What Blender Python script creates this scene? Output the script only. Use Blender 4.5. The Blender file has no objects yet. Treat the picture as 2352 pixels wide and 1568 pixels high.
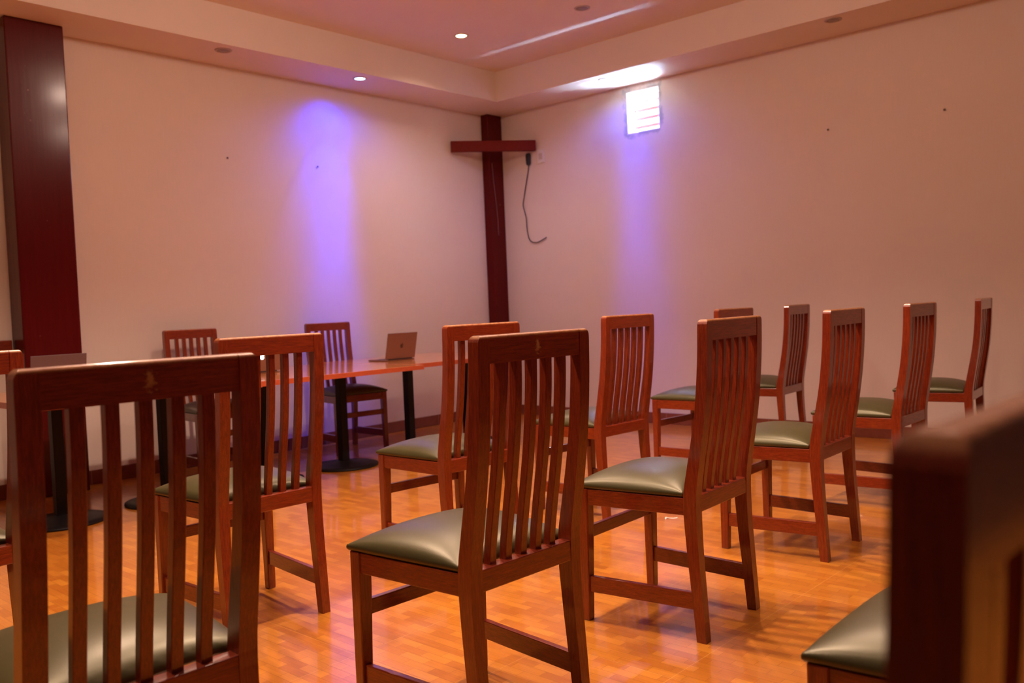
import bpy, bmesh, math, random
from mathutils import Vector, Matrix
random.seed(4)
sc = bpy.context.scene
COL = sc.collection
R = math.radians

# ------------------------------------------------------------------ camera
CAM = Vector((6.298955, -6.802240, 1.113901))
FWD = Vector((-0.6719585, 0.7395644, -0.0389390)).normalized()
RGT = Vector((0.7405757, 0.6707038, -0.0412804)).normalized()
UP = RGT.cross(FWD).normalized()
cd = bpy.data.cameras.new('camera'); cam = bpy.data.objects.new('camera', cd); COL.objects.link(cam)
m = Matrix((RGT, UP, -FWD)).transposed().to_4x4(); m.translation = CAM
cam.matrix_world = m
cd.sensor_width = 36.0; cd.lens = 2020.086 / 2352 * 36
cd.clip_start = 0.02
cd.dof.use_dof = True; cd.dof.focus_distance = 2.75; cd.dof.aperture_fstop = 4.2
sc.camera = cam

# ------------------------------------------------------------------ materials
def new_mat(name):
    mt = bpy.data.materials.new(name); mt.use_nodes = True
    nt = mt.node_tree
    return mt, nt, nt.nodes['Principled BSDF']
def N(nt, t, **kw):
    n = nt.nodes.new(t)
    for k, v in kw.items(): setattr(n, k, v)
    return n
def ramp(nt, stops, fac):
    r = N(nt, 'ShaderNodeValToRGB'); e = r.color_ramp.elements
    e[0].position, e[0].color = stops[0][0], (*stops[0][1], 1)
    e[1].position, e[1].color = stops[-1][0], (*stops[-1][1], 1)
    for p, c in stops[1:-1]:
        x = e.new(p); x.color = (*c, 1)
    nt.links.new(fac, r.inputs[0]); return r.outputs[0]
def objcoord(nt, scale, rand=True):
    tc = N(nt, 'ShaderNodeTexCoord'); mp = N(nt, 'ShaderNodeMapping')
    mp.inputs['Scale'].default_value = scale
    nt.links.new(tc.outputs['Object'], mp.inputs[0])
    if rand:
        oi = N(nt, 'ShaderNodeObjectInfo'); vm = N(nt, 'ShaderNodeVectorMath', operation='SCALE')
        cx = N(nt, 'ShaderNodeCombineXYZ')
        for i in range(3): nt.links.new(oi.outputs['Random'], cx.inputs[i])
        vm.inputs['Scale'].default_value = 37.0
        nt.links.new(cx.outputs[0], vm.inputs[0]); nt.links.new(vm.outputs[0], mp.inputs['Location'])
    return mp.outputs[0]
def noise(nt, vec, scale, detail=4, rough=.55, dist=0):
    n = N(nt, 'ShaderNodeTexNoise'); n.inputs['Scale'].default_value = scale
    n.inputs['Detail'].default_value = detail; n.inputs['Roughness'].default_value = rough
    n.inputs['Distortion'].default_value = dist
    nt.links.new(vec, n.inputs['Vector']); return n.outputs['Fac']
def bump(nt, b, h, strength, dist=.002):
    bp = N(nt, 'ShaderNodeBump'); bp.inputs['Strength'].default_value = strength
    bp.inputs['Distance'].default_value = dist
    nt.links.new(h, bp.inputs['Height']); nt.links.new(bp.outputs[0], b.inputs['Normal'])
def mixc(nt, fac, a, b, mode='MIX'):
    mx = N(nt, 'ShaderNodeMix', data_type='RGBA', blend_type=mode)
    if isinstance(fac, (int, float)): mx.inputs[0].default_value = fac
    else: nt.links.new(fac, mx.inputs[0])
    for s, i in ((a, 6), (b, 7)):
        if isinstance(s, tuple): mx.inputs[i].default_value = (*s, 1)
        else: nt.links.new(s, mx.inputs[i])
    return mx.outputs[2]

def wood(name, scale, dark, mid, light, rough=.38, coat=1.0, mark=False, spec=.4, worn=False):
    mt, nt, b = new_mat(name)
    v = objcoord(nt, scale)
    g = noise(nt, v, 9, 5, .6, .6)
    f = noise(nt, v, 42, 3, .6, .2)
    c = ramp(nt, [(.30, dark), (.5, mid), (.72, light)], g)
    c = mixc(nt, .35, c, ramp(nt, [(.35, dark), (.65, light)], f))
    if mark:      # worn pale knot at the middle of the top rail
        tc = N(nt, 'ShaderNodeTexCoord'); mp = N(nt, 'ShaderNodeMapping')
        mp.inputs['Location'].default_value = (-.004 / .015, 0, -1.014 / .031); mp.inputs['Scale'].default_value = (1 / .015, 0, 1 / .031)
        nt.links.new(tc.outputs['Object'], mp.inputs[0])
        ln = N(nt, 'ShaderNodeVectorMath', operation='LENGTH'); nt.links.new(mp.outputs[0], ln.inputs[0])
        ns = noise(nt, objcoord(nt, (1, 1, 1), False), 150, 4, .65)
        n2_ = N(nt, 'ShaderNodeMath', operation='MULTIPLY'); nt.links.new(ns, n2_.inputs[0]); n2_.inputs[1].default_value = 2.6; n2 = n2_.outputs[0]
        ad = N(nt, 'ShaderNodeMath', operation='ADD'); nt.links.new(ln.outputs['Value'], ad.inputs[0]); nt.links.new(n2, ad.inputs[1])
        hv = N(nt, 'ShaderNodeMath', operation='MULTIPLY'); nt.links.new(ad.outputs[0], hv.inputs[0]); hv.inputs[1].default_value = .42
        k = ramp(nt, [(.62, (.8, .8, .8)), (.80, (0, 0, 0))], hv.outputs[0])
        c = mixc(nt, k, c, (.50, .27, .11))
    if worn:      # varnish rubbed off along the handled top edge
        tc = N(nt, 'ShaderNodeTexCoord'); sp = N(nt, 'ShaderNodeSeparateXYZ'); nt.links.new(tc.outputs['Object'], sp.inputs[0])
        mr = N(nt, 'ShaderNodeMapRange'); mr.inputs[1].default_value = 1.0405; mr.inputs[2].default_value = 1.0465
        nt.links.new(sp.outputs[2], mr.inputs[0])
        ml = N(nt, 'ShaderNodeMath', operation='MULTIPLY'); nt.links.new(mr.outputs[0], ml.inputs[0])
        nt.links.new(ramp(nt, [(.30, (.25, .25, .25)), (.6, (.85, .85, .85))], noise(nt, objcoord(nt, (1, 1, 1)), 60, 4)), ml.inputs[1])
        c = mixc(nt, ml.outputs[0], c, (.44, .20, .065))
    nt.links.new(c, b.inputs['Base Color'])
    b.inputs['Roughness'].default_value = rough
    b.inputs['Specular IOR Level'].default_value = spec
    b.inputs['Coat Weight'].default_value = coat; b.inputs['Coat Roughness'].default_value = .11
    bump(nt, b, f, .12, .001)
    return mt
D_, M_, L_ = (.082, .006, .0013), (.20, .0205, .0025), (.32, .046, .006)
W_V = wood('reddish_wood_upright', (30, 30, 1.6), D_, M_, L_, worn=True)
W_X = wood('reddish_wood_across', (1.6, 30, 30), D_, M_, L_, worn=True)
W_Y = wood('reddish_wood_along', (30, 1.6, 30), D_, M_, L_)
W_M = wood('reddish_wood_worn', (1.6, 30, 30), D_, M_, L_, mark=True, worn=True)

def vinyl(name, col):
    mt, nt, b = new_mat(name)
    v = objcoord(nt, (1, 1, 1))
    c = mixc(nt, noise(nt, v, 14, 3), tuple(x * .86 for x in col), tuple(x * 1.12 for x in col))
    nt.links.new(c, b.inputs['Base Color'])
    b.inputs['Roughness'].default_value = .38; b.inputs['Metallic'].default_value = .3
    vo = N(nt, 'ShaderNodeTexVoronoi'); vo.inputs['Scale'].default_value = 420
    nt.links.new(v, vo.inputs['Vector'])
    bump(nt, b, vo.outputs['Distance'], .12, .0006)
    return mt
VINYL = vinyl('olive_vinyl', (.074, .068, .023))

def plain(name, col, rough=.5, metal=0, coat=0, bumps=0, var=.06, scale=30, spec=.5):
    mt, nt, b = new_mat(name)
    v = objcoord(nt, (1, 1, 1), False)
    n = noise(nt, v, scale, 4)
    c = mixc(nt, n, tuple(x * (1 - var) for x in col), tuple(min(1, x * (1 + var)) for x in col))
    nt.links.new(c, b.inputs['Base Color'])
    b.inputs['Roughness'].default_value = rough; b.inputs['Metallic'].default_value = metal
    b.inputs['Specular IOR Level'].default_value = spec
    b.inputs['Coat Weight'].default_value = coat; b.inputs['Coat Roughness'].default_value = .12
    if bumps: bump(nt, b, noise(nt, v, scale * 6, 3), bumps, .002)
    return mt
def emit(name, col, s):
    mt, nt, b = new_mat(name)
    b.inputs['Base Color'].default_value = (*col, 1)
    b.inputs['Emission Color'].default_value = (*col, 1); b.inputs['Emission Strength'].default_value = s
    return mt

def wallpaper(name, axis, stain=None):
    mt, nt, b = new_mat(name)
    sc_ = (1, 260, 7) if axis == 'x' else (260, 1, 7)
    v = objcoord(nt, sc_, False)
    n1 = noise(nt, v, 1.0, 3)
    v2 = objcoord(nt, (1, 1, 1), False)
    n2 = noise(nt, v2, 1.3, 4)
    c = mixc(nt, n1, (.70, .60, .50), (.78, .69, .585))
    c = mixc(nt, .14, c, ramp(nt, [(.3, (.66, .55, .44)), (.7, (.8, .71, .61))], n2))
    if stain:     # grimy plaster smudges around the vent opening
        x0, x1, z0, z1 = stain
        tc = N(nt, 'ShaderNodeTexCoord'); sp = N(nt, 'ShaderNodeSeparateXYZ'); nt.links.new(tc.outputs['Object'], sp.inputs[0])
        def outside(o, lo, hi):
            s = N(nt, 'ShaderNodeMath', operation='SUBTRACT'); nt.links.new(o, s.inputs[0]); s.inputs[1].default_value = (lo + hi) / 2
            a = N(nt, 'ShaderNodeMath', operation='ABSOLUTE'); nt.links.new(s.outputs[0], a.inputs[0])
            q = N(nt, 'ShaderNodeMath', operation='SUBTRACT'); nt.links.new(a.outputs[0], q.inputs[0]); q.inputs[1].default_value = (hi - lo) / 2
            mm = N(nt, 'ShaderNodeMath', operation='MAXIMUM'); nt.links.new(q.outputs[0], mm.inputs[0]); mm.inputs[1].default_value = 0
            return mm.outputs[0]
        mm = N(nt, 'ShaderNodeMath', operation='MAXIMUM')
        nt.links.new(outside(sp.outputs[0], x0, x1), mm.inputs[0]); nt.links.new(outside(sp.outputs[2], z0, z1), mm.inputs[1])
        ml = N(nt, 'ShaderNodeMath', operation='MULTIPLY'); nt.links.new(mm.outputs[0], ml.inputs[0]); ml.inputs[1].default_value = 5.0
        ad = N(nt, 'ShaderNodeMath', operation='SUBTRACT'); nt.links.new(noise(nt, v2, 11, 4, .6), ad.inputs[0]); nt.links.new(ml.outputs[0], ad.inputs[1])
        k = ramp(nt, [(.30, (0, 0, 0)), (.50, (.75, .75, .75))], ad.outputs[0])
        c = mixc(nt, k, c, (.30, .28, .27))
    nt.links.new(c, b.inputs['Base Color']); b.inputs['Roughness'].default_value = .72
    b.inputs['Specular IOR Level'].default_value = .25
    bump(nt, b, n1, .10, .0015)
    return mt
VENT = (1.655, 2.012, 2.650, 3.035)
M_WL = wallpaper('wall_paint_left', 'x'); M_WR = wallpaper('wall_paint_right', 'y', VENT)
M_DARKWALL = plain('dark_unseen_wall', (.022, .012, .012), .6)  # unseen walls, dark tone invented to cut bounce onto the chair backs
M_CEIL = plain('ceiling_paint', (.74, .64, .54), .7, bumps=.05, var=.03, scale=3)

def floor_mat():
    mt, nt, b = new_mat('parquet_look_tile')
    tc = N(nt, 'ShaderNodeTexCoord'); geo = tc.outputs['Object']
    def brick(w, h, off, mortar, c1, c2, cm, loc=(0, 0, 0)):
        mp = N(nt, 'ShaderNodeMapping'); mp.inputs['Location'].default_value = loc
        nt.links.new(geo, mp.inputs[0])
        br = N(nt, 'ShaderNodeTexBrick'); br.offset = off; br.squash = 1
        br.inputs['Scale'].default_value = 1; br.inputs['Brick Width'].default_value = w; br.inputs['Row Height'].default_value = h
        br.inputs['Mortar Size'].default_value = mortar; br.inputs['Mortar Smooth'].default_value = .3
        br.inputs['Color1'].default_value = (*c1, 1); br.inputs['Color2'].default_value = (*c2, 1); br.inputs['Mortar'].default_value = (*cm, 1)
        nt.links.new(mp.outputs[0], br.inputs['Vector']); return br
    blk = brick(.118, .0375, .5, .0009, (.61, .245, .026), (.37, .103, .009), (.20, .055, .006), (.03, .005, 0))
    tile = brick(.455, .455, 0, .0012, (1, 1, 1), (1, 1, 1), (0, 0, 0), (.11, 4.165, 0))
    mp = N(nt, 'ShaderNodeMapping'); mp.inputs['Scale'].default_value = (4, 130, 1); nt.links.new(geo, mp.inputs[0])
    g = noise(nt, mp.outputs[0], 1.2, 5, .65, .5)
    c = mixc(nt, .32, blk.outputs['Color'], ramp(nt, [(.32, (.32, .083, .007)), (.68, (.65, .265, .029))], g))
    c = mixc(nt, .14, c, ramp(nt, [(.35, (.42, .14, .016)), (.65, (.64, .27, .032))], noise(nt, geo, 2.2, 3)))
    tf = N(nt, 'ShaderNodeMath', operation='MULTIPLY'); nt.links.new(tile.outputs['Fac'], tf.inputs[0]); tf.inputs[1].default_value = .55
    c = mixc(nt, tf.outputs[0], c, (.72, .38, .10))
    nt.links.new(c, b.inputs['Base Color'])
    b.inputs['Roughness'].default_value = .3
    b.inputs['Coat Weight'].default_value = .6; b.inputs['Coat Roughness'].default_value = .07
    bump(nt, b, tile.outputs['Fac'], -.15, .001)
    return mt
M_FLOOR = floor_mat()
def base_tile(name, axis):
    mt, nt, b = new_mat(name)
    tc = N(nt, 'ShaderNodeTexCoord'); mp = N(nt, 'ShaderNodeMapping')
    if axis == 'x': mp.inputs['Rotation'].default_value = (0, 0, R(90))
    nt.links.new(tc.outputs['Object'], mp.inputs[0])
    br = N(nt, 'ShaderNodeTexBrick'); br.offset = 0
    for k, v in (('Scale', 1), ('Brick Width', .33), ('Row Height', 5.0), ('Mortar Size', .003)): br.inputs[k].default_value = v
    br.inputs['Color1'].default_value = (.20, .055, .03, 1); br.inputs['Color2'].default_value = (.25, .075, .04, 1); br.inputs['Mortar'].default_value = (.36, .17, .11, 1)
    nt.links.new(mp.outputs[0], br.inputs['Vector'])
    c = mixc(nt, .2, br.outputs['Color'], ramp(nt, [(.3, (.14, .03, .015)), (.7, (.3, .09, .05))], noise(nt, tc.outputs['Object'], 14)))
    nt.links.new(c, b.inputs['Base Color']); b.inputs['Roughness'].default_value = .25
    return mt
M_BX = base_tile('skirting_tile_left', 'x'); M_BY = base_tile('skirting_tile_right', 'y')

def pillar_mat(name, col, coat):
    mt, nt, b = new_mat(name)
    v = objcoord(nt, (24, 24, .9), False)
    g = noise(nt, v, 3, 4, .6, .3)
    c = mixc(nt, g, tuple(x * .8 for x in col), tuple(x * 1.25 for x in col))
    w = N(nt, 'ShaderNodeTexVoronoi'); w.inputs['Scale'].default_value = 6.5
    nt.links.new(objcoord(nt, (1, 1, 1), False), w.inputs['Vector'])
    k = ramp(nt, [(.02, (.5, .5, .5)), (.055, (0, 0, 0))], w.outputs['Distance'])
    c = mixc(nt, k, c, (.30, .12, .11))
    nt.links.new(c, b.inputs['Base Color']); b.inputs['Roughness'].default_value = .26
    b.inputs['Specular IOR Level'].default_value = .12
    b.inputs['Coat Weight'].default_value = coat; b.inputs['Coat Roughness'].default_value = .15
    bump(nt, b, noise(nt, v, 1.4, 2), .35, .003)
    return mt
M_PIL = pillar_mat('dark_red_lacquer', (.085, .0045, .004), .4)
M_PIL2 = pillar_mat('dark_red_paint', (.095, .005, .004), .06)
M_BEAM = wood('red_beam_wood', (1.2, 20, 20), (.10, .007, .004), (.15, .012, .007), (.20, .02, .011), .5, 0, spec=.08)
M_TOP = wood('orange_lacquer_table', (14, 1.3, 14), (.62, .19, .045), (.74, .265, .068), (.82, .34, .095), .16, .8)
M_EDGE = wood('red_table_edging', (14, 1.3, 14), (.34, .055, .02), (.42, .08, .03), (.5, .11, .04), .3, .3)
M_BLACK = plain('black_painted_iron', (.008, .007, .008), .45, bumps=.05, spec=.18)
M_ALU = plain('rose_grey_aluminium', (.25, .135, .095), .42, metal=.4)
M_ALU2 = plain('grey_aluminium', (.14, .095, .10), .42, metal=.4)
M_KEY = plain('black_keyboard', (.02, .02, .022), .5)
M_SCREEN = plain('dark_screen', (.012, .012, .015), .12)
M_LOGO = plain('dark_logo_inlay', (.07, .045, .04), .2, metal=.3)
M_LOGO_ON = emit('lit_logo', (.85, .93, 1), 6)
M_WHITE = plain('white_plastic', (.75, .70, .66), .35)
M_BLKPL = plain('black_plastic', (.02, .018, .02), .4)
M_GREYPL = plain('downlight_bezel', (.55, .47, .40), .45)
M_DARKBEZ = plain('dark_bezel', (.45, .36, .30), .5)
M_LOFF = plain('unlit_lamp_glass', (.26, .20, .17), .3)
M_LWARM = emit('lit_warm_lamp', (1, .80, .42), 14)
M_LBLUE = emit('lit_blue_lamp', (.34, .55, 1), 9)
M_LOUV = plain('terracotta_louvre', (.32, .12, .08), .6)
M_PLAST = plain('rough_white_plaster', (.74, .72, .70), .8, bumps=.4, var=.15, scale=14)
M_NAIL = plain('rusty_nail', (.07, .045, .035), .5)
M_PAPER = plain('white_scrap', (.82, .76, .70), .6)

# ------------------------------------------------------------------ mesh helpers
def link(name, bm, mats, parent=None, bev=0, smooth=False, segs=2):
    bmesh.ops.recalc_face_normals(bm, faces=bm.faces)
    me = bpy.data.meshes.new(name); bm.to_mesh(me); bm.free()
    for mt in (mats if isinstance(mats, (list, tuple)) else [mats]): me.materials.append(mt)
    if smooth:
        for p in me.polygons: p.use_smooth = True
    o = bpy.data.objects.new(name, me); COL.objects.link(o)
    if parent: o.parent = parent
    if bev:
        md = o.modifiers.new('bevel', 'BEVEL'); md.width = bev; md.segments = segs; md.limit_method = 'ANGLE'; md.angle_limit = R(40)
    return o
def box(bm, x0, x1, y0, y1, z0, z1, mi=0):
    vs = [bm.verts.new(p) for p in ((x0, y0, z0), (x1, y0, z0), (x1, y1, z0), (x0, y1, z0), (x0, y0, z1), (x1, y0, z1), (x1, y1, z1), (x0, y1, z1))]
    for f in ((0, 3, 2, 1), (4, 5, 6, 7), (0, 1, 5, 4), (1, 2, 6, 5), (2, 3, 7, 6), (3, 0, 4, 7)):
        bm.faces.new([vs[i] for i in f]).material_index = mi
    return vs
def loft(bm, rings, mi=0):
    prev = None; first = None
    for r in rings:
        cur = [bm.verts.new(p) for p in r]
        if prev:
            n = len(cur)
            for i in range(n):
                bm.faces.new((prev[i], prev[(i + 1) % n], cur[(i + 1) % n], cur[i])).material_index = mi
        else: first = cur
        prev = cur
    bm.faces.new(list(reversed(first))).material_index = mi
    bm.faces.new(prev).material_index = mi
def lathe(bm, prof, n=40, c=(0, 0, 0)):
    rings = []
    for r, z in prof:
        rings.append([(c[0] + r * math.cos(2 * math.pi * i / n), c[1] + r * math.sin(2 * math.pi * i / n), c[2] + z) for i in range(n)])
    loft(bm, rings)
def tube(bm, pts, r, n=8):
    rings = []
    pts = [Vector(p) for p in pts]
    for i, p in enumerate(pts):
        d = (pts[min(i + 1, len(pts) - 1)] - pts[max(i - 1, 0)]).normalized()
        a = d.cross(Vector((.31, .9, .2))).normalized(); b = d.cross(a)
        rings.append([p + a * r * math.cos(2 * math.pi * k / n) + b * r * math.sin(2 * math.pi * k / n) for k in range(n)])
    loft(bm, rings)
def smoothpath(P, k=8):
    P = [Vector(p) for p in P]; out = []
    for i in range(len(P) - 1):
        a, b, c, d = P[max(i - 1, 0)], P[i], P[i + 1], P[min(i + 2, len(P) - 1)]
        for j in range(k):
            t = j / k
            out.append(.5 * ((2 * b) + (c - a) * t + (2 * a - 5 * b + 4 * c - d) * t * t + (3 * b - a - 3 * c + d) * t ** 3))
    out.append(P[-1]); return out
def thing(name, label, cat, loc=(0, 0, 0), rz=0, group=None):
    o = bpy.data.objects.new(name, None); COL.objects.link(o); o.empty_display_size = .1
    o.location = loc; o.rotation_euler = (0, 0, rz)
    o['label'] = label; o['category'] = cat
    if group: o['group'] = group
    return o
def tag(o, label, cat, group=None):
    o['label'] = label; o['category'] = cat
    if group: o['group'] = group
    return o
def struct(o): o['kind'] = 'structure'; return o

# ------------------------------------------------------------------ room shell (left wall x=0, right wall y=0)
XB, YN, HS, HT, T = 7.3, -8.2, 3.09, 3.37, .16
SW = .52
bm = bmesh.new(); box(bm, -T, XB + T, YN - T, T, -.1, 0); struct(link('floor', bm, M_FLOOR))
bm = bmesh.new(); box(bm, -T, 0, YN - T, T, 0, HT + .2); struct(link('wall_left', bm, M_WL))
bm = bmesh.new()
x0, x1, z0, z1 = VENT
box(bm, 0, x0, 0, T, 0, HT + .2); box(bm, x1, XB, 0, T, 0, HT + .2); box(bm, x0, x1, 0, T, 0, z0); box(bm, x0, x1, 0, T, z1, HT + .2)
struct(link('wall_right', bm, M_WR))
bm = bmesh.new(); box(bm, XB, XB + T, YN - T, T, 0, HT + .2); struct(link('wall_back', bm, M_DARKWALL))
bm = bmesh.new(); box(bm, 0, XB, YN - T, YN, 0, HT + .2); struct(link('wall_near', bm, M_DARKWALL))
bm = bmesh.new()
box(bm, 0, XB, YN, 0, HT, HT + .12)
box(bm, 0, SW, YN, 0, HS, HT); box(bm, XB - SW, XB, YN, 0, HS, HT)
box(bm, SW, XB - SW, -SW, 0, HS, HT); box(bm, SW, XB - SW, YN, YN + SW, HS, HT)
struct(link('ceiling', bm, M_CEIL))
bm = bmesh.new(); box(bm, 0, .014, YN, -4.745, 0, .1); box(bm, 0, .014, -4.365, -.21, 0, .1); struct(link('baseboard_left', bm, M_BX, bev=.003))
bm = bmesh.new(); box(bm, .1, XB, -.014, 0, 0, .1); struct(link('baseboard_right', bm, M_BY, bev=.003))
bm = bmesh.new(); box(bm, 0, .03, YN, -4.745, .965, 1.035); struct(link('trim_1', bm, W_Y, bev=.006))     # dado rail beyond the pillar
# dark red pillar on the left wall
bm = bmesh.new(); box(bm, 0, .2, -4.735, -4.375, 0, HS)
tag(link('pillar', bm, M_PIL, bev=.008), 'broad glossy dark red pillar standing against the left wall', 'pillar')

# ------------------------------------------------------------------ cross in the corner
cr = thing('corner_cross', 'dark red wooden cross filling the room corner from floor to ceiling', 'cross', (.05, -.1, 0))
bm = bmesh.new(); box(bm, -.05, .045, -.11, .1, 0, HS); link('upright', bm, M_PIL2, cr, bev=.004)
a, b = Vector((.012, -.668, 0)), Vector((.548, -.012, 0))
d = (b - a).normalized(); n = Vector((d.y, -d.x, 0)); base = Vector((.05, -.1, 0))
bm = bmesh.new(); h = .052
loft(bm, [[p + n * s * .026 + Vector((0, 0, 2.716 + zz)) - base for s, zz in ((-1, -h), (1, -h), (1, h), (-1, h))] for p in (a + n * .03, b + n * .03)])
bmesh.ops.recalc_face_normals(bm, faces=bm.faces)
o = link('crossbeam', bm, M_BEAM, cr, bev=.003)
bm = bmesh.new()
tube(bm, smoothpath([(.047, -.07, 2.60), (.048, -.06, 2.42), (.049, -.035, 2.2), (.049, -.02, 2.02), (.049, -.018, 1.86)]), .0045, 6)
link('thin_cord', bm, plain('dull_red_cord', (.17, .05, .045), .5), cr, smooth=True)

# ------------------------------------------------------------------ louvred vent
vt = thing('louvred_vent', 'small bright louvred vent opening high in the right wall', 'vent', ((x0 + x1) / 2, .1, z0))
w2 = (x1 - x0) / 2
bm = bmesh.new()
hh = z1 - z0; q = .012
box(bm, -w2, -w2 + q, -.1, .06, 0, hh); box(bm, w2 - q, w2, -.1, .06, 0, hh); box(bm, -w2 + q, w2 - q, -.1, .06, 0, q); box(bm, -w2 + q, w2 - q, -.1, .06, hh - q, hh)
link('frame', bm, M_PLAST, vt, bev=.002)
for k in range(4):
    zc = .075 + k * .076
    bm = bmesh.new()
    loft(bm, [[(s, .02, zc - .016), (s, .02, zc + .012), (s, .055, zc + .008), (s, .055, zc - .006)] for s in (-w2 + q, w2 - q)])
    link('louvre_slat', bm, M_LOUV, vt)

# socket, plug and hanging cable on the right wall
so = thing('wall_socket', 'white socket plate high on the right wall beside the crossbeam end', 'socket', (.617, 0, 2.607))
bm = bmesh.new(); box(bm, -.045, .045, -.012, 0, -.065, .065); link('plate', bm, M_WHITE, so, bev=.004)
bm = bmesh.new(); box(bm, -.022, .022, -.016, -.012, -.03, .03); link('socket_face', bm, M_GREYPL, so, bev=.002)
ca = thing('hanging_cable', 'dark cable dangling down the right wall below the cross, ending in a curl', 'cable', (.463, 0, 2.6))
bm = bmesh.new()
loft(bm, [[(sx * rx, -.022 + sy * ry, z) for sx, sy in ((-1, -1), (1, -1), (1, 1), (-1, 1))] for z, rx, ry in ((-.065, .010, .010), (-.05, .020, .016), (.035, .023, .018), (.055, .016, .014))])
link('plug', bm, M_BLKPL, ca, bev=.004)
P = [(.463, 2.545), (.445, 2.47), (.425, 2.401), (.385, 2.25), (.362, 2.15), (.378, 2.08), (.396, 2.016), (.400, 1.93), (.412, 1.838), (.436, 1.785), (.48, 1.76), (.542, 1.757), (.60, 1.775), (.655, 1.797)]
bm = bmesh.new(); tube(bm, smoothpath([(x - .463, -.014 if 0 < i else -.02, z - 2.6) for i, (x, z) in enumerate(P)], 6), .0048, 8)
link('cord', bm, M_BLKPL, ca, smooth=True)
for (x, y, z), lab in (((0, -3.111, 2.376), 'tiny dark nail in the left wall, nearer the big red pillar'), ((0, -2.262, 2.384), 'tiny dark nail in the left wall, within the blue wash'),
                       ((4.377, 0, 2.391), 'tiny dark nail high in the right wall, farthest right'), ((3.533, 0, 2.389), 'tiny dark nail high in the right wall, left of the other one there')):
    bm = bmesh.new(); lathe(bm, [(.003, 0), (.003, .008), (.007, .009), (.008, .011), (.005, .013)], 12)
    M = Matrix.Rotation(R(90), 4, 'Y') if x == 0 else Matrix.Rotation(R(90), 4, 'X')
    bm.transform(M)
    o = tag(link('wall_nail', bm, M_NAIL), lab, 'nail'); o.location = (x, y, z)

# ------------------------------------------------------------------ downlights (bezel + lens) and their lamps
def downlight(x, y, z, label, lens, bez):
    t = thing('downlight', label, 'ceiling light', (x, y, z), 0, 'recessed ceiling downlights')
    bm = bmesh.new()
    n = 32; rings = [(.062, 0), (.060, -.006), (.046, -.006), (.043, .0), (.046, .0)]
    prev = None; rr = []
    for r, zz in rings[:4]:
        rr.append([bm.verts.new((r * math.cos(2 * math.pi * i / n), r * math.sin(2 * math.pi * i / n), zz)) for i in range(n)])
    for A, B in zip(rr, rr[1:] + rr[:1]):
        for i in range(n): bm.faces.new((A[i], A[(i + 1) % n], B[(i + 1) % n], B[i]))
    link('bezel', bm, bez, t, smooth=False)
    bm = bmesh.new(); lathe(bm, [(.0425, -.001), (.040, -.004), (.026, -.006), (.006, -.007)], 28)
    link('lamp_glass', bm, lens, t, smooth=True)
    return t
downlight(1.12, -1.57, HT, 'warm lit downlight in the raised tray ceiling', M_LWARM, M_GREYPL)
downlight(.382, -2.058, HS, 'blue lit downlight in the soffit along the left wall', M_LBLUE, M_GREYPL)
downlight(.384, -3.318, HS, 'unlit downlight in the left soffit, nearest the big red pillar', M_LOFF, M_DARKBEZ)
downlight(1.683, -.36, HS, 'lit blue downlight in the right soffit above the louvred vent', M_LBLUE, M_GREYPL)
downlight(3.759, -.42, HS, 'unlit downlight far right in the soffit along the right wall', M_LOFF, M_DARKBEZ)
downlight(2.20, -1.34, HT, 'unlit downlight in the raised tray ceiling at the top edge', M_LOFF, M_DARKBEZ)

WARM = (1, .69, .55)
LAMPS = (((2.5, -3.5), 17, 75), ((4.1, -2.85), 16, 155), ((4.1, -4.45), 17, 230), ((2.7, -4.85), 15, 195), ((4.0, -6.1), 10, 160), ((5.3, -3.8), 14, 95))  # last entry is an added lamp brightening the floor and wall at right
def spot(name, loc, e, col, size, blend, rad=.05, aim=(0, 0, -1), sx=1, roll=0):
    l = bpy.data.lights.new(name, 'SPOT'); l.energy = e; l.color = col; l.spot_size = R(size); l.spot_blend = blend; l.shadow_soft_size = rad
    o = bpy.data.objects.new(name, l); COL.objects.link(o); o.location = loc
    o.rotation_euler = Vector(aim).to_track_quat('-Z', 'Y').to_euler(); o.scale = (sx, 1, 1); return o
spot('downlight_beam', (1.12, -1.57, HT - .02), 88, WARM, 150, .9, .06)
for (x, y), e, d in LAMPS:      # downlights above the frame, each with an added point fill for ceiling and upper walls
    l = bpy.data.lights.new('ceiling_fill', 'POINT'); l.energy = e; l.color = WARM; l.shadow_soft_size = .06
    o = bpy.data.objects.new('ceiling_fill', l); COL.objects.link(o); o.location = (x, y, HT - .16)
    spot('downlight_beam', (x, y, HT - .02), d, WARM, 112, .5, .035)
BLUE = (.0, .025, 1)
# each blue lamp throws a wide soft wash and a tighter core down the wall beside it
def wash(x, y, aim, es):
    for (drop, cone), e in zip(((.46, 78), (1.06, 46), (1.85, 30), (2.95, 24)), es):
        spot('blue_beam', (x, y, HS - .03), e, BLUE, cone, 1, .03, (aim[0], aim[1], -drop))
wash(.36, -2.07, (-.36, -.13), (34, 125, 190, 330))
wash(1.683, -.36, (.10, .36), (10, 42, 90, 160))

spot('blue_spill', (.38, -2.06, HS - .03), 17, (.03, .05, 1), 165, .6, .03)
spot('blue_spill', (1.683, -.36, HS - .03), 17, (.03, .05, 1), 165, .6, .03)

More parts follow.
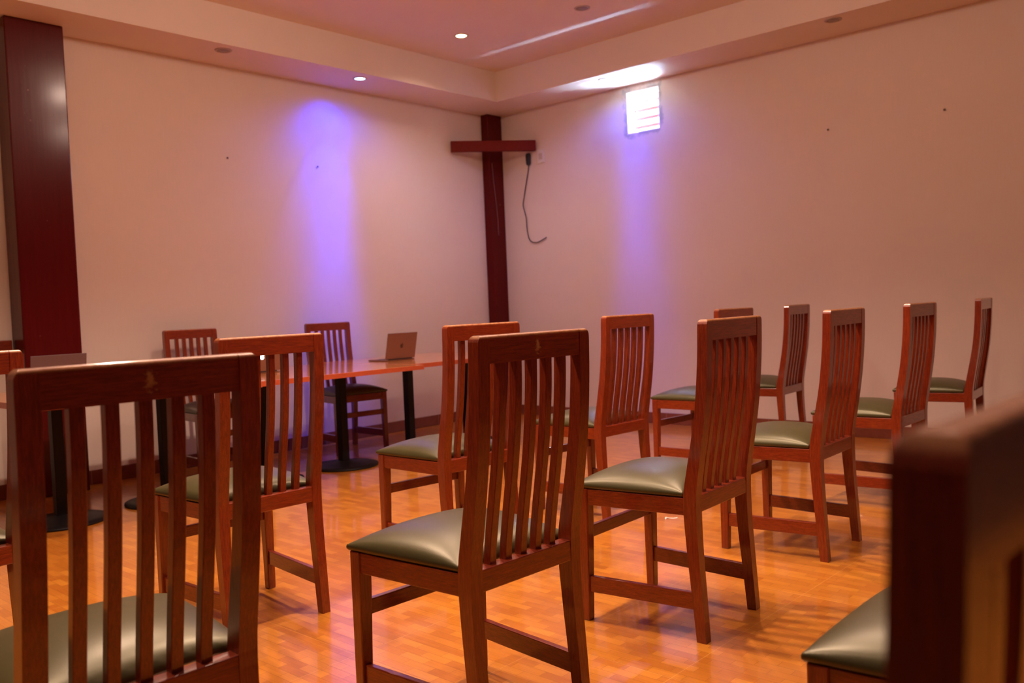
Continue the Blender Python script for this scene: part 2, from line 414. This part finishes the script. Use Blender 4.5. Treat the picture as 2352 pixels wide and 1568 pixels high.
# daylight: sky world through the vent, and bounce from the sunlit yard outside it
w = bpy.data.worlds.new('sky'); sc.world = w; w.use_nodes = True
w.node_tree.nodes['Background'].inputs[0].default_value = (.86, .93, 1, 1); w.node_tree.nodes['Background'].inputs[1].default_value = 5
l = bpy.data.lights.new('yard_daylight', 'AREA'); l.energy = 75000; l.color = (.47, .69, 1); l.shape = 'RECTANGLE'; l.size = 6.0; l.size_y = 3.4
o = bpy.data.objects.new('yard_daylight', l); COL.objects.link(o); o.location = (2.7, 2.0, 1.0); o.rotation_euler = (R(180 - 12), 0, 0)

# ------------------------------------------------------------------ chairs
CW, CP = .413, .039
def lerp(tab, z):
    for (a, va), (b, vb) in zip(tab, tab[1:]):
        if a <= z <= b:
            t = (z - a) / (b - a); return va + (vb - va) * t
    return tab[-1][1] if z > tab[-1][0] else tab[0][1]
def cosin(tab, k=6):
    P = smoothpath([(a, v, 0) for a, v in tab], k); return [(p.x, p.y) for p in P]
BK = cosin([(0, -.021), (.15, -.012), (.30, -.003), (.42, 0), (.50, -.003), (.58, -.015), (.66, -.028), (.75, -.041), (.84, -.050), (.94, -.0565), (1.05, -.0595)])
TH = cosin([(0, .034), (.3, .042), (.45, .047), (.55, .043), (.75, .037), (1.05, .034)])
PW = [(0, .033), (.40, .039), (.48, .039), (1.05, .038)]
def post_bm(s):
    bm = bmesh.new(); rings = []
    zs = [0] + [.03 * i for i in range(1, 35)] + [1.035] + [1.041 + .009 * math.sin(R(a)) for a in range(0, 91, 15)]
    for z in zs:
        y0 = lerp(BK, z); y1 = y0 + lerp(TH, z); xo = s * CW / 2; xi = s * (CW / 2 - lerp(PW, z))
        if z > 1.03:
            q = (z - 1.03) / .02; xo -= s * .010 * q * q
        if z > 1.041:
            e = .009 * (1 - math.sqrt(max(0, 1 - ((z - 1.041) / .009) ** 2))); y0 += e; y1 -= e
        rings.append([(xo, y0, z), (xi, y0, z), (xi, y1, z), (xo, y1, z)])
    loft(bm, rings); return bm
def slat_bm(xc):
    bm = bmesh.new(); rings = []
    for i in range(20):
        z = .470 + i * (.990 - .470) / 19
        y0 = lerp(BK, z) + .018 - .006 * max(0, min(1, (z - .6) / .3))
        rings.append([(xc - .0118, y0, z), (xc + .0118, y0, z), (xc + .0118, y0 + .023, z), (xc - .0118, y0 + .023, z)])
    loft(bm, rings); return bm
FW, FD = .2373, .4476
def front_leg_bm(s):
    bm = bmesh.new(); rings = []
    for z, wx, wy in ((0, .033, .033), (.10, .035, .035), (.38, .041, .041), (.470, .041, .041)):
        rings.append([(s * FW, FD, z), (s * (FW - wx), FD, z), (s * (FW - wx), FD - wy, z), (s * FW, FD - wy, z)])
    loft(bm, rings); return bm
def bar(bm, a, b, th, z0, z1):
    a, b = Vector((*a, 0)), Vector((*b, 0)); d = (b - a).normalized(); n = Vector((-d.y, d.x, 0)) * th / 2
    loft(bm, [[p + n * s + Vector((0, 0, z)) for s, z in ((-1, z0), (1, z0), (1, z1), (-1, z1))] for p in (a, b)])
def cushion_bm():
    bm = bmesh.new(); n = 26; top = []
    def foot(u, v, grow=0):
        y = .050 + (FD + .005 - .050) * (v + 1) / 2
        hw = .201 + (FW + .003 - .201) * (v + 1) / 2
        return u * (hw + grow), y
    g = []
    for j in range(n + 1):
        row = []
        v = -1 + 2 * j / n; v = math.copysign(1 - (1 - abs(v)) ** 1.5, v)
        for i in range(n + 1):
            u = -1 + 2 * i / n; u = math.copysign(1 - (1 - abs(u)) ** 1.5, u)
            k = max(0, (1 - abs(u) ** 2.3)) ** .54 * max(0, (1 - abs(v) ** 2.3)) ** .54
            x, y = foot(u, v)
            row.append(bm.verts.new((x, y, .487 + .056 * k)))
        g.append(row)
    for j in range(n):
        for i in range(n): bm.faces.new((g[j][i], g[j][i + 1], g[j + 1][i + 1], g[j + 1][i]))
    edge = [g[0][i] for i in range(n)] + [g[j][n] for j in range(n)] + [g[n][i] for i in range(n, 0, -1)] + [g[j][0] for j in range(n, 0, -1)]
    prev = edge
    for dz, s in ((-.005, 1.008), (-.011, 1.006), (-.0165, .985)):
        cur = []
        for vtx in edge:
            cur.append(bm.verts.new((vtx.co.x * s, .25 + (vtx.co.y - .25) * s, .487 + dz)))
        for i in range(len(edge)):
            k = (i + 1) % len(edge); bm.faces.new((prev[i], cur[i], cur[k], prev[k]))
        prev = cur
    bm.faces.new(prev); return bm
def make_chair():
    t = thing('dining_chair', '', 'chair')
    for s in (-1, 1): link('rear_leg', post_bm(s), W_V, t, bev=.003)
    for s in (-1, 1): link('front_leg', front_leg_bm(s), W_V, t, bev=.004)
    bm = bmesh.new(); rings = []
    xi = CW / 2 - CP + .004
    for z, q in [(.982, 0), (1.0, 0), (1.02, 0)] + [(1.0412 + .009 * math.sin(R(a)), .009 * (1 - math.cos(R(a)))) for a in range(0, 91, 15)]:
        y0 = lerp(BK, z) + .0015 + q; y1 = y0 + .030 - 2 * q
        rings.append([(-xi, y0, z), (xi, y0, z), (xi, y1, z), (-xi, y1, z)])
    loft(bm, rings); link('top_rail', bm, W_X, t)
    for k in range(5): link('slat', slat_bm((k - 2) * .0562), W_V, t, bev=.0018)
    bm = bmesh.new(); box(bm, -xi, xi, .001, .037, .4216, .4776); link('rear_rail', bm, W_X, t, bev=.003)
    for s in (-1, 1):
        bm = bmesh.new(); bar(bm, (s * (CW / 2 - .016), .040), (s * (FW - .0165), FD - .036), .024, .412, .4685); link('side_apron', bm, W_Y, t, bev=.002)
    bm = bmesh.new(); bar(bm, (-(FW - .037), FD - .019), (FW - .037, FD - .019), .024, .412, .4685); link('front_apron', bm, W_X, t, bev=.002)
    for s in (-1, 1):
        bm = bmesh.new(); bar(bm, (s * (CW / 2 - .019), .018), (s * (FW - .0185), FD - .03), .02, .102, .159); link('side_stretcher', bm, W_Y, t, bev=.003)
    bm = bmesh.new(); bar(bm, (-(FW - .032), FD - .02), (FW - .032, FD - .02), .02, .288, .331); link('front_stretcher', bm, W_X, t, bev=.003)
    link('seat_cushion', cushion_bm(), VINYL, t, smooth=True)
    return t
CHAIRS = [
 # x, y, heading, label, group, worn
 (4.788, -6.118, 88.1, 'slat-back chair large at left foreground, pale worn spot on its top rail', 'front', 1),
 (4.809, -5.132, 88.5, 'slat-back chair in the centre foreground with its whole left side and seat showing', 'front', 1),
 (4.821, -4.130, 92.5, 'slat-back chair right of the centre one, standing clear with all four legs in view', 'front', 0),
 (4.785, -3.066, 92.0, 'slat-back chair second right of the centre foreground one, slat shadows at its feet', 'front', 0),
 (4.768, -2.019, 89.7, 'slat-back chair third right of the centre foreground one, partly behind the near dark backrest', 'front', 0),
 (4.745, -0.732, 95.1, 'farthest right chair, seen almost edge-on against the right wall', 'front', 0),
 (3.486, -6.076, 95.0, 'slat-back chair cut off by the left edge of the picture', 'second', 0),
 (3.540, -5.077, 88.2, 'slat-back chair directly behind the large left foreground chair, before the lit laptop', 'second', 0),
 (3.616, -4.080, 85.0, 'slat-back chair half hidden behind the centre foreground chair, left of it', 'second', 0),
 (3.608, -2.972, 87.4, 'slat-back chair standing in front of the blue glow on the right wall', 'second', 0),
 (3.551, -1.717, 86.7, 'chair with only its top rail and seat corner showing behind another chair', 'second', 0),
 (3.565, -0.823, 93.9, 'small distant chair by the right wall, dark seat, left of the two rightmost backs', 'second', 0),
 (6.088, -5.108, 90.0, 'chair at the lower right corner showing only a seat corner and front leg', 'third', 0),
 (6.138, -6.187, 88.0, 'very near blurred dark chair back filling the right foreground', 'third', 0),
 (.205, -3.585, -90, 'empty chair behind the tables against the left wall, nearer the big red pillar', 'table', 0),
 (.234, -2.380, -96.4, 'empty chair behind the tables, lit blue, beside the laptop near the corner', 'table', 0),
]
GR = dict(front='chairs in the middle row facing the tables', second='chairs in the row nearest the tables', third='chairs in the nearest row', table='chairs behind the tables')
proto = make_chair()
worn_mesh = None
for i, (x, y, a, lab, g, worn) in enumerate(CHAIRS):
    if i == 0: t = proto
    else:
        t = proto.copy(); COL.objects.link(t)
        for ch in proto.children:
            c = ch.copy(); COL.objects.link(c); c.parent = t
            if ch.name.startswith('top_rail') and not worn: c.data = plain_rail
    if i == 0:
        tr = [c for c in proto.children if c.name.startswith('top_rail')][0]
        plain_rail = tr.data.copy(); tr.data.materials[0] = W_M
    t.location = (x, y, 0); t.rotation_euler = (0, 0, R(a)); t['label'] = lab; t['group'] = GR[g]

# ------------------------------------------------------------------ tables
def make_table(x0, x1, y0, y1, peds, label):
    cx, cy = (x0 + x1) / 2, (y0 + y1) / 2
    t = thing('conference_table', label, 'table', (cx, cy, 0), 0, 'long tables along the left wall')
    bm = bmesh.new(); ex, ey = (x1 - x0) / 2, (y1 - y0) / 2
    box(bm, -ex + .004, ex - .004, -ey + .002, ey - .002, .700, .730); link('tabletop', bm, M_TOP, t, bev=.002)
    bm = bmesh.new()
    for q in ((-ex, -ex + .004, -ey, ey), (ex - .004, ex, -ey, ey), (-ex + .004, ex - .004, -ey, -ey + .002), (-ex + .004, ex - .004, ey - .002, ey)):
        box(bm, *q, .698, .7295)
    link('edging', bm, M_EDGE, t)
    for py in peds:
        p = None
        bm = bmesh.new(); X, Y = 1.04 - cx, py - cy
        box(bm, X - .03, X + .03, Y - .03, Y + .03, .03, .682); p = link('pedestal', bm, M_BLACK, t, bev=.004)
        bm = bmesh.new(); lathe(bm, [(.245, 0), (.250, .006), (.248, .014), (.20, .022), (.08, .032), (.045, .045)], 48, (X, Y, 0)); link('pedestal_foot', bm, M_BLACK, p, bev=0, smooth=True)
        bm = bmesh.new(); box(bm, X - .2, X + .2, Y - .03, Y + .03, .682, .699); box(bm, X - .03, X + .03, Y - .2, Y - .03, .682, .699); box(bm, X - .03, X + .03, Y + .03, Y + .2, .682, .699)
        link('top_bracket', bm, M_BLACK, p)
    return t
make_table(.50, 1.66, -5.22, -3.93, (-4.88, -4.25), 'orange lacquered table nearest the big red pillar, behind the large left chair')
make_table(.46, 1.62, -3.925, -2.595, (-3.55, -2.90), 'orange lacquered table in the middle, its long front edge in plain view')
make_table(.34, 1.475, -2.590, -1.28, (-2.25, -1.61), 'orange lacquered table nearest the corner cross, set slightly back')

# ------------------------------------------------------------------ laptops
def logo_pts():
    P = []
    def arc(cx, cy, rx, ry, a0, a1, n=10):
        for i in range(n + 1):
            a = R(a0 + (a1 - a0) * i / n); P.append((cx + rx * math.cos(a), cy + ry * math.sin(a)))
    P += [(0, .62)]
    arc(-.42, .22, .5, .5, 75, 180, 8)
    P += [(-.86, -.15), (-.70, -.62), (-.45, -.98), (-.25, -1.05), (0, -.95), (.25, -1.05), (.45, -.98), (.70, -.62), (.82, -.38)]
    P += [(.66, -.22), (.56, .02), (.60, .28), (.78, .48)]
    arc(.42, .22, .5, .5, 50, 100, 5)
    return P
def laptop(x, y, label, mat, tilt, lit, rz=0):
    W, Dp, H = .304, .212, .0075
    t = thing('laptop', label, 'laptop', (x, y, .730), rz, 'open laptops on the tables')
    bm = bmesh.new(); box(bm, -Dp, 0, -W / 2, W / 2, .001, .011); base = link('laptop_base', bm, mat, t, bev=.003)
    bm = bmesh.new(); box(bm, -.115, -.015, -W / 2 + .02, W / 2 - .02, .0112, .0125); link('keyboard', bm, M_KEY, base)
    bm = bmesh.new(); box(bm, -.200, -.125, -.052, .052, .0112, .0118); link('trackpad', bm, M_ALU2, base)
    M = Matrix.Translation((0, 0, .011)) @ Matrix.Rotation(R(tilt), 4, 'Y')
    bm = bmesh.new(); box(bm, -.006, .0, -W / 2, W / 2, .004, .212); bm.transform(M); lid = link('lid', bm, mat, t, bev=.002)
    bm = bmesh.new(); box(bm, -.0072, -.0062, -W / 2 + .008, W / 2 - .008, .018, .205); bm.transform(M); link('screen', bm, M_SCREEN, lid)
    bm = bmesh.new(); box(bm, -.008, .002, -W / 2 + .03, W / 2 - .03, -.001, .006); bm.transform(M); link('hinge', bm, M_KEY, lid)
    bm = bmesh.new(); s = .0185
    vs = [bm.verts.new((.0004, px * s * .95, .108 + pz * s)) for px, pz in logo_pts()]
    bm.faces.new(vs)
    lf = []
    for i in range(13):
        a = i / 12 * math.pi; lf.append((.0 + .36 * (1 - math.cos(a)) / 2 + .13 * math.sin(a), .68 + .52 * (1 - math.cos(a)) / 2 - .05 * math.sin(a)))
    for i in range(11, 0, -1):
        a = i / 12 * math.pi; lf.append((.36 * (1 - math.cos(a)) / 2 - .13 * math.sin(a), .68 + .52 * (1 - math.cos(a)) / 2 + .10 * math.sin(a)))
    bm.faces.new([bm.verts.new((.0004, px * s, .108 + pz * s)) for px, pz in lf])
    r = bmesh.ops.extrude_face_region(bm, geom=list(bm.faces))
    bmesh.ops.translate(bm, verts=[v for v in r['geom'] if isinstance(v, bmesh.types.BMVert)], vec=(.0005, 0, 0))
    bm.transform(M); link('logo', bm, M_LOGO_ON if lit else M_LOGO, lid)
    return t
laptop(.955, -2.245, 'open laptop with rose-grey lid and dark logo near the corner cross', M_ALU, 13, False)
laptop(.985, -3.515, 'open laptop with a brightly glowing logo, behind the chair back', M_ALU, 12, True)
laptop(1.0, -4.835, 'open greyish laptop at left before the big red pillar', M_ALU2, 9, False)

# ------------------------------------------------------------------ scrap on the floor
bm = bmesh.new()
pts = smoothpath([(-.05, -.03, .004), (-.045, -.005, .012), (-.02, .005, .006), (.03, .02, .004), (.06, .035, .008)], 6)
vs = []
for i, p in enumerate(pts):
    wv = .009 * (1 - .6 * i / len(pts)); vs.append((bm.verts.new(p + Vector((wv, -wv, 0))), bm.verts.new(p + Vector((-wv, wv, .003)))))
for (a, b), (c, d) in zip(vs, vs[1:]): bm.faces.new((a, b, d, c))
r = bmesh.ops.extrude_face_region(bm, geom=list(bm.faces))
bmesh.ops.translate(bm, verts=[v for v in r['geom'] if isinstance(v, bmesh.types.BMVert)], vec=(0, 0, .001))
for v in bm.verts: v.co.z -= .004 - .0005
o = tag(link('paper_scrap', bm, M_PAPER), 'small curled white scrap lying on the wooden floor between chairs', 'scrap'); o.location = (3.873, -2.98, 0); o.scale = (.5, .5, .6); o.rotation_euler = (0, 0, R(20))

# ------------------------------------------------------------------ view
vs = sc.view_settings
sc.display_settings.display_device = 'sRGB'
vs.view_transform = 'Standard'; vs.look = 'None'; vs.gamma = 1; vs.use_curve_mapping = False; vs.exposure = 0.1
sc.cycles.use_denoising = True
sc.cycles.sample_clamp_indirect = 40
sc.cycles.max_bounces = 10; sc.cycles.diffuse_bounces = 5
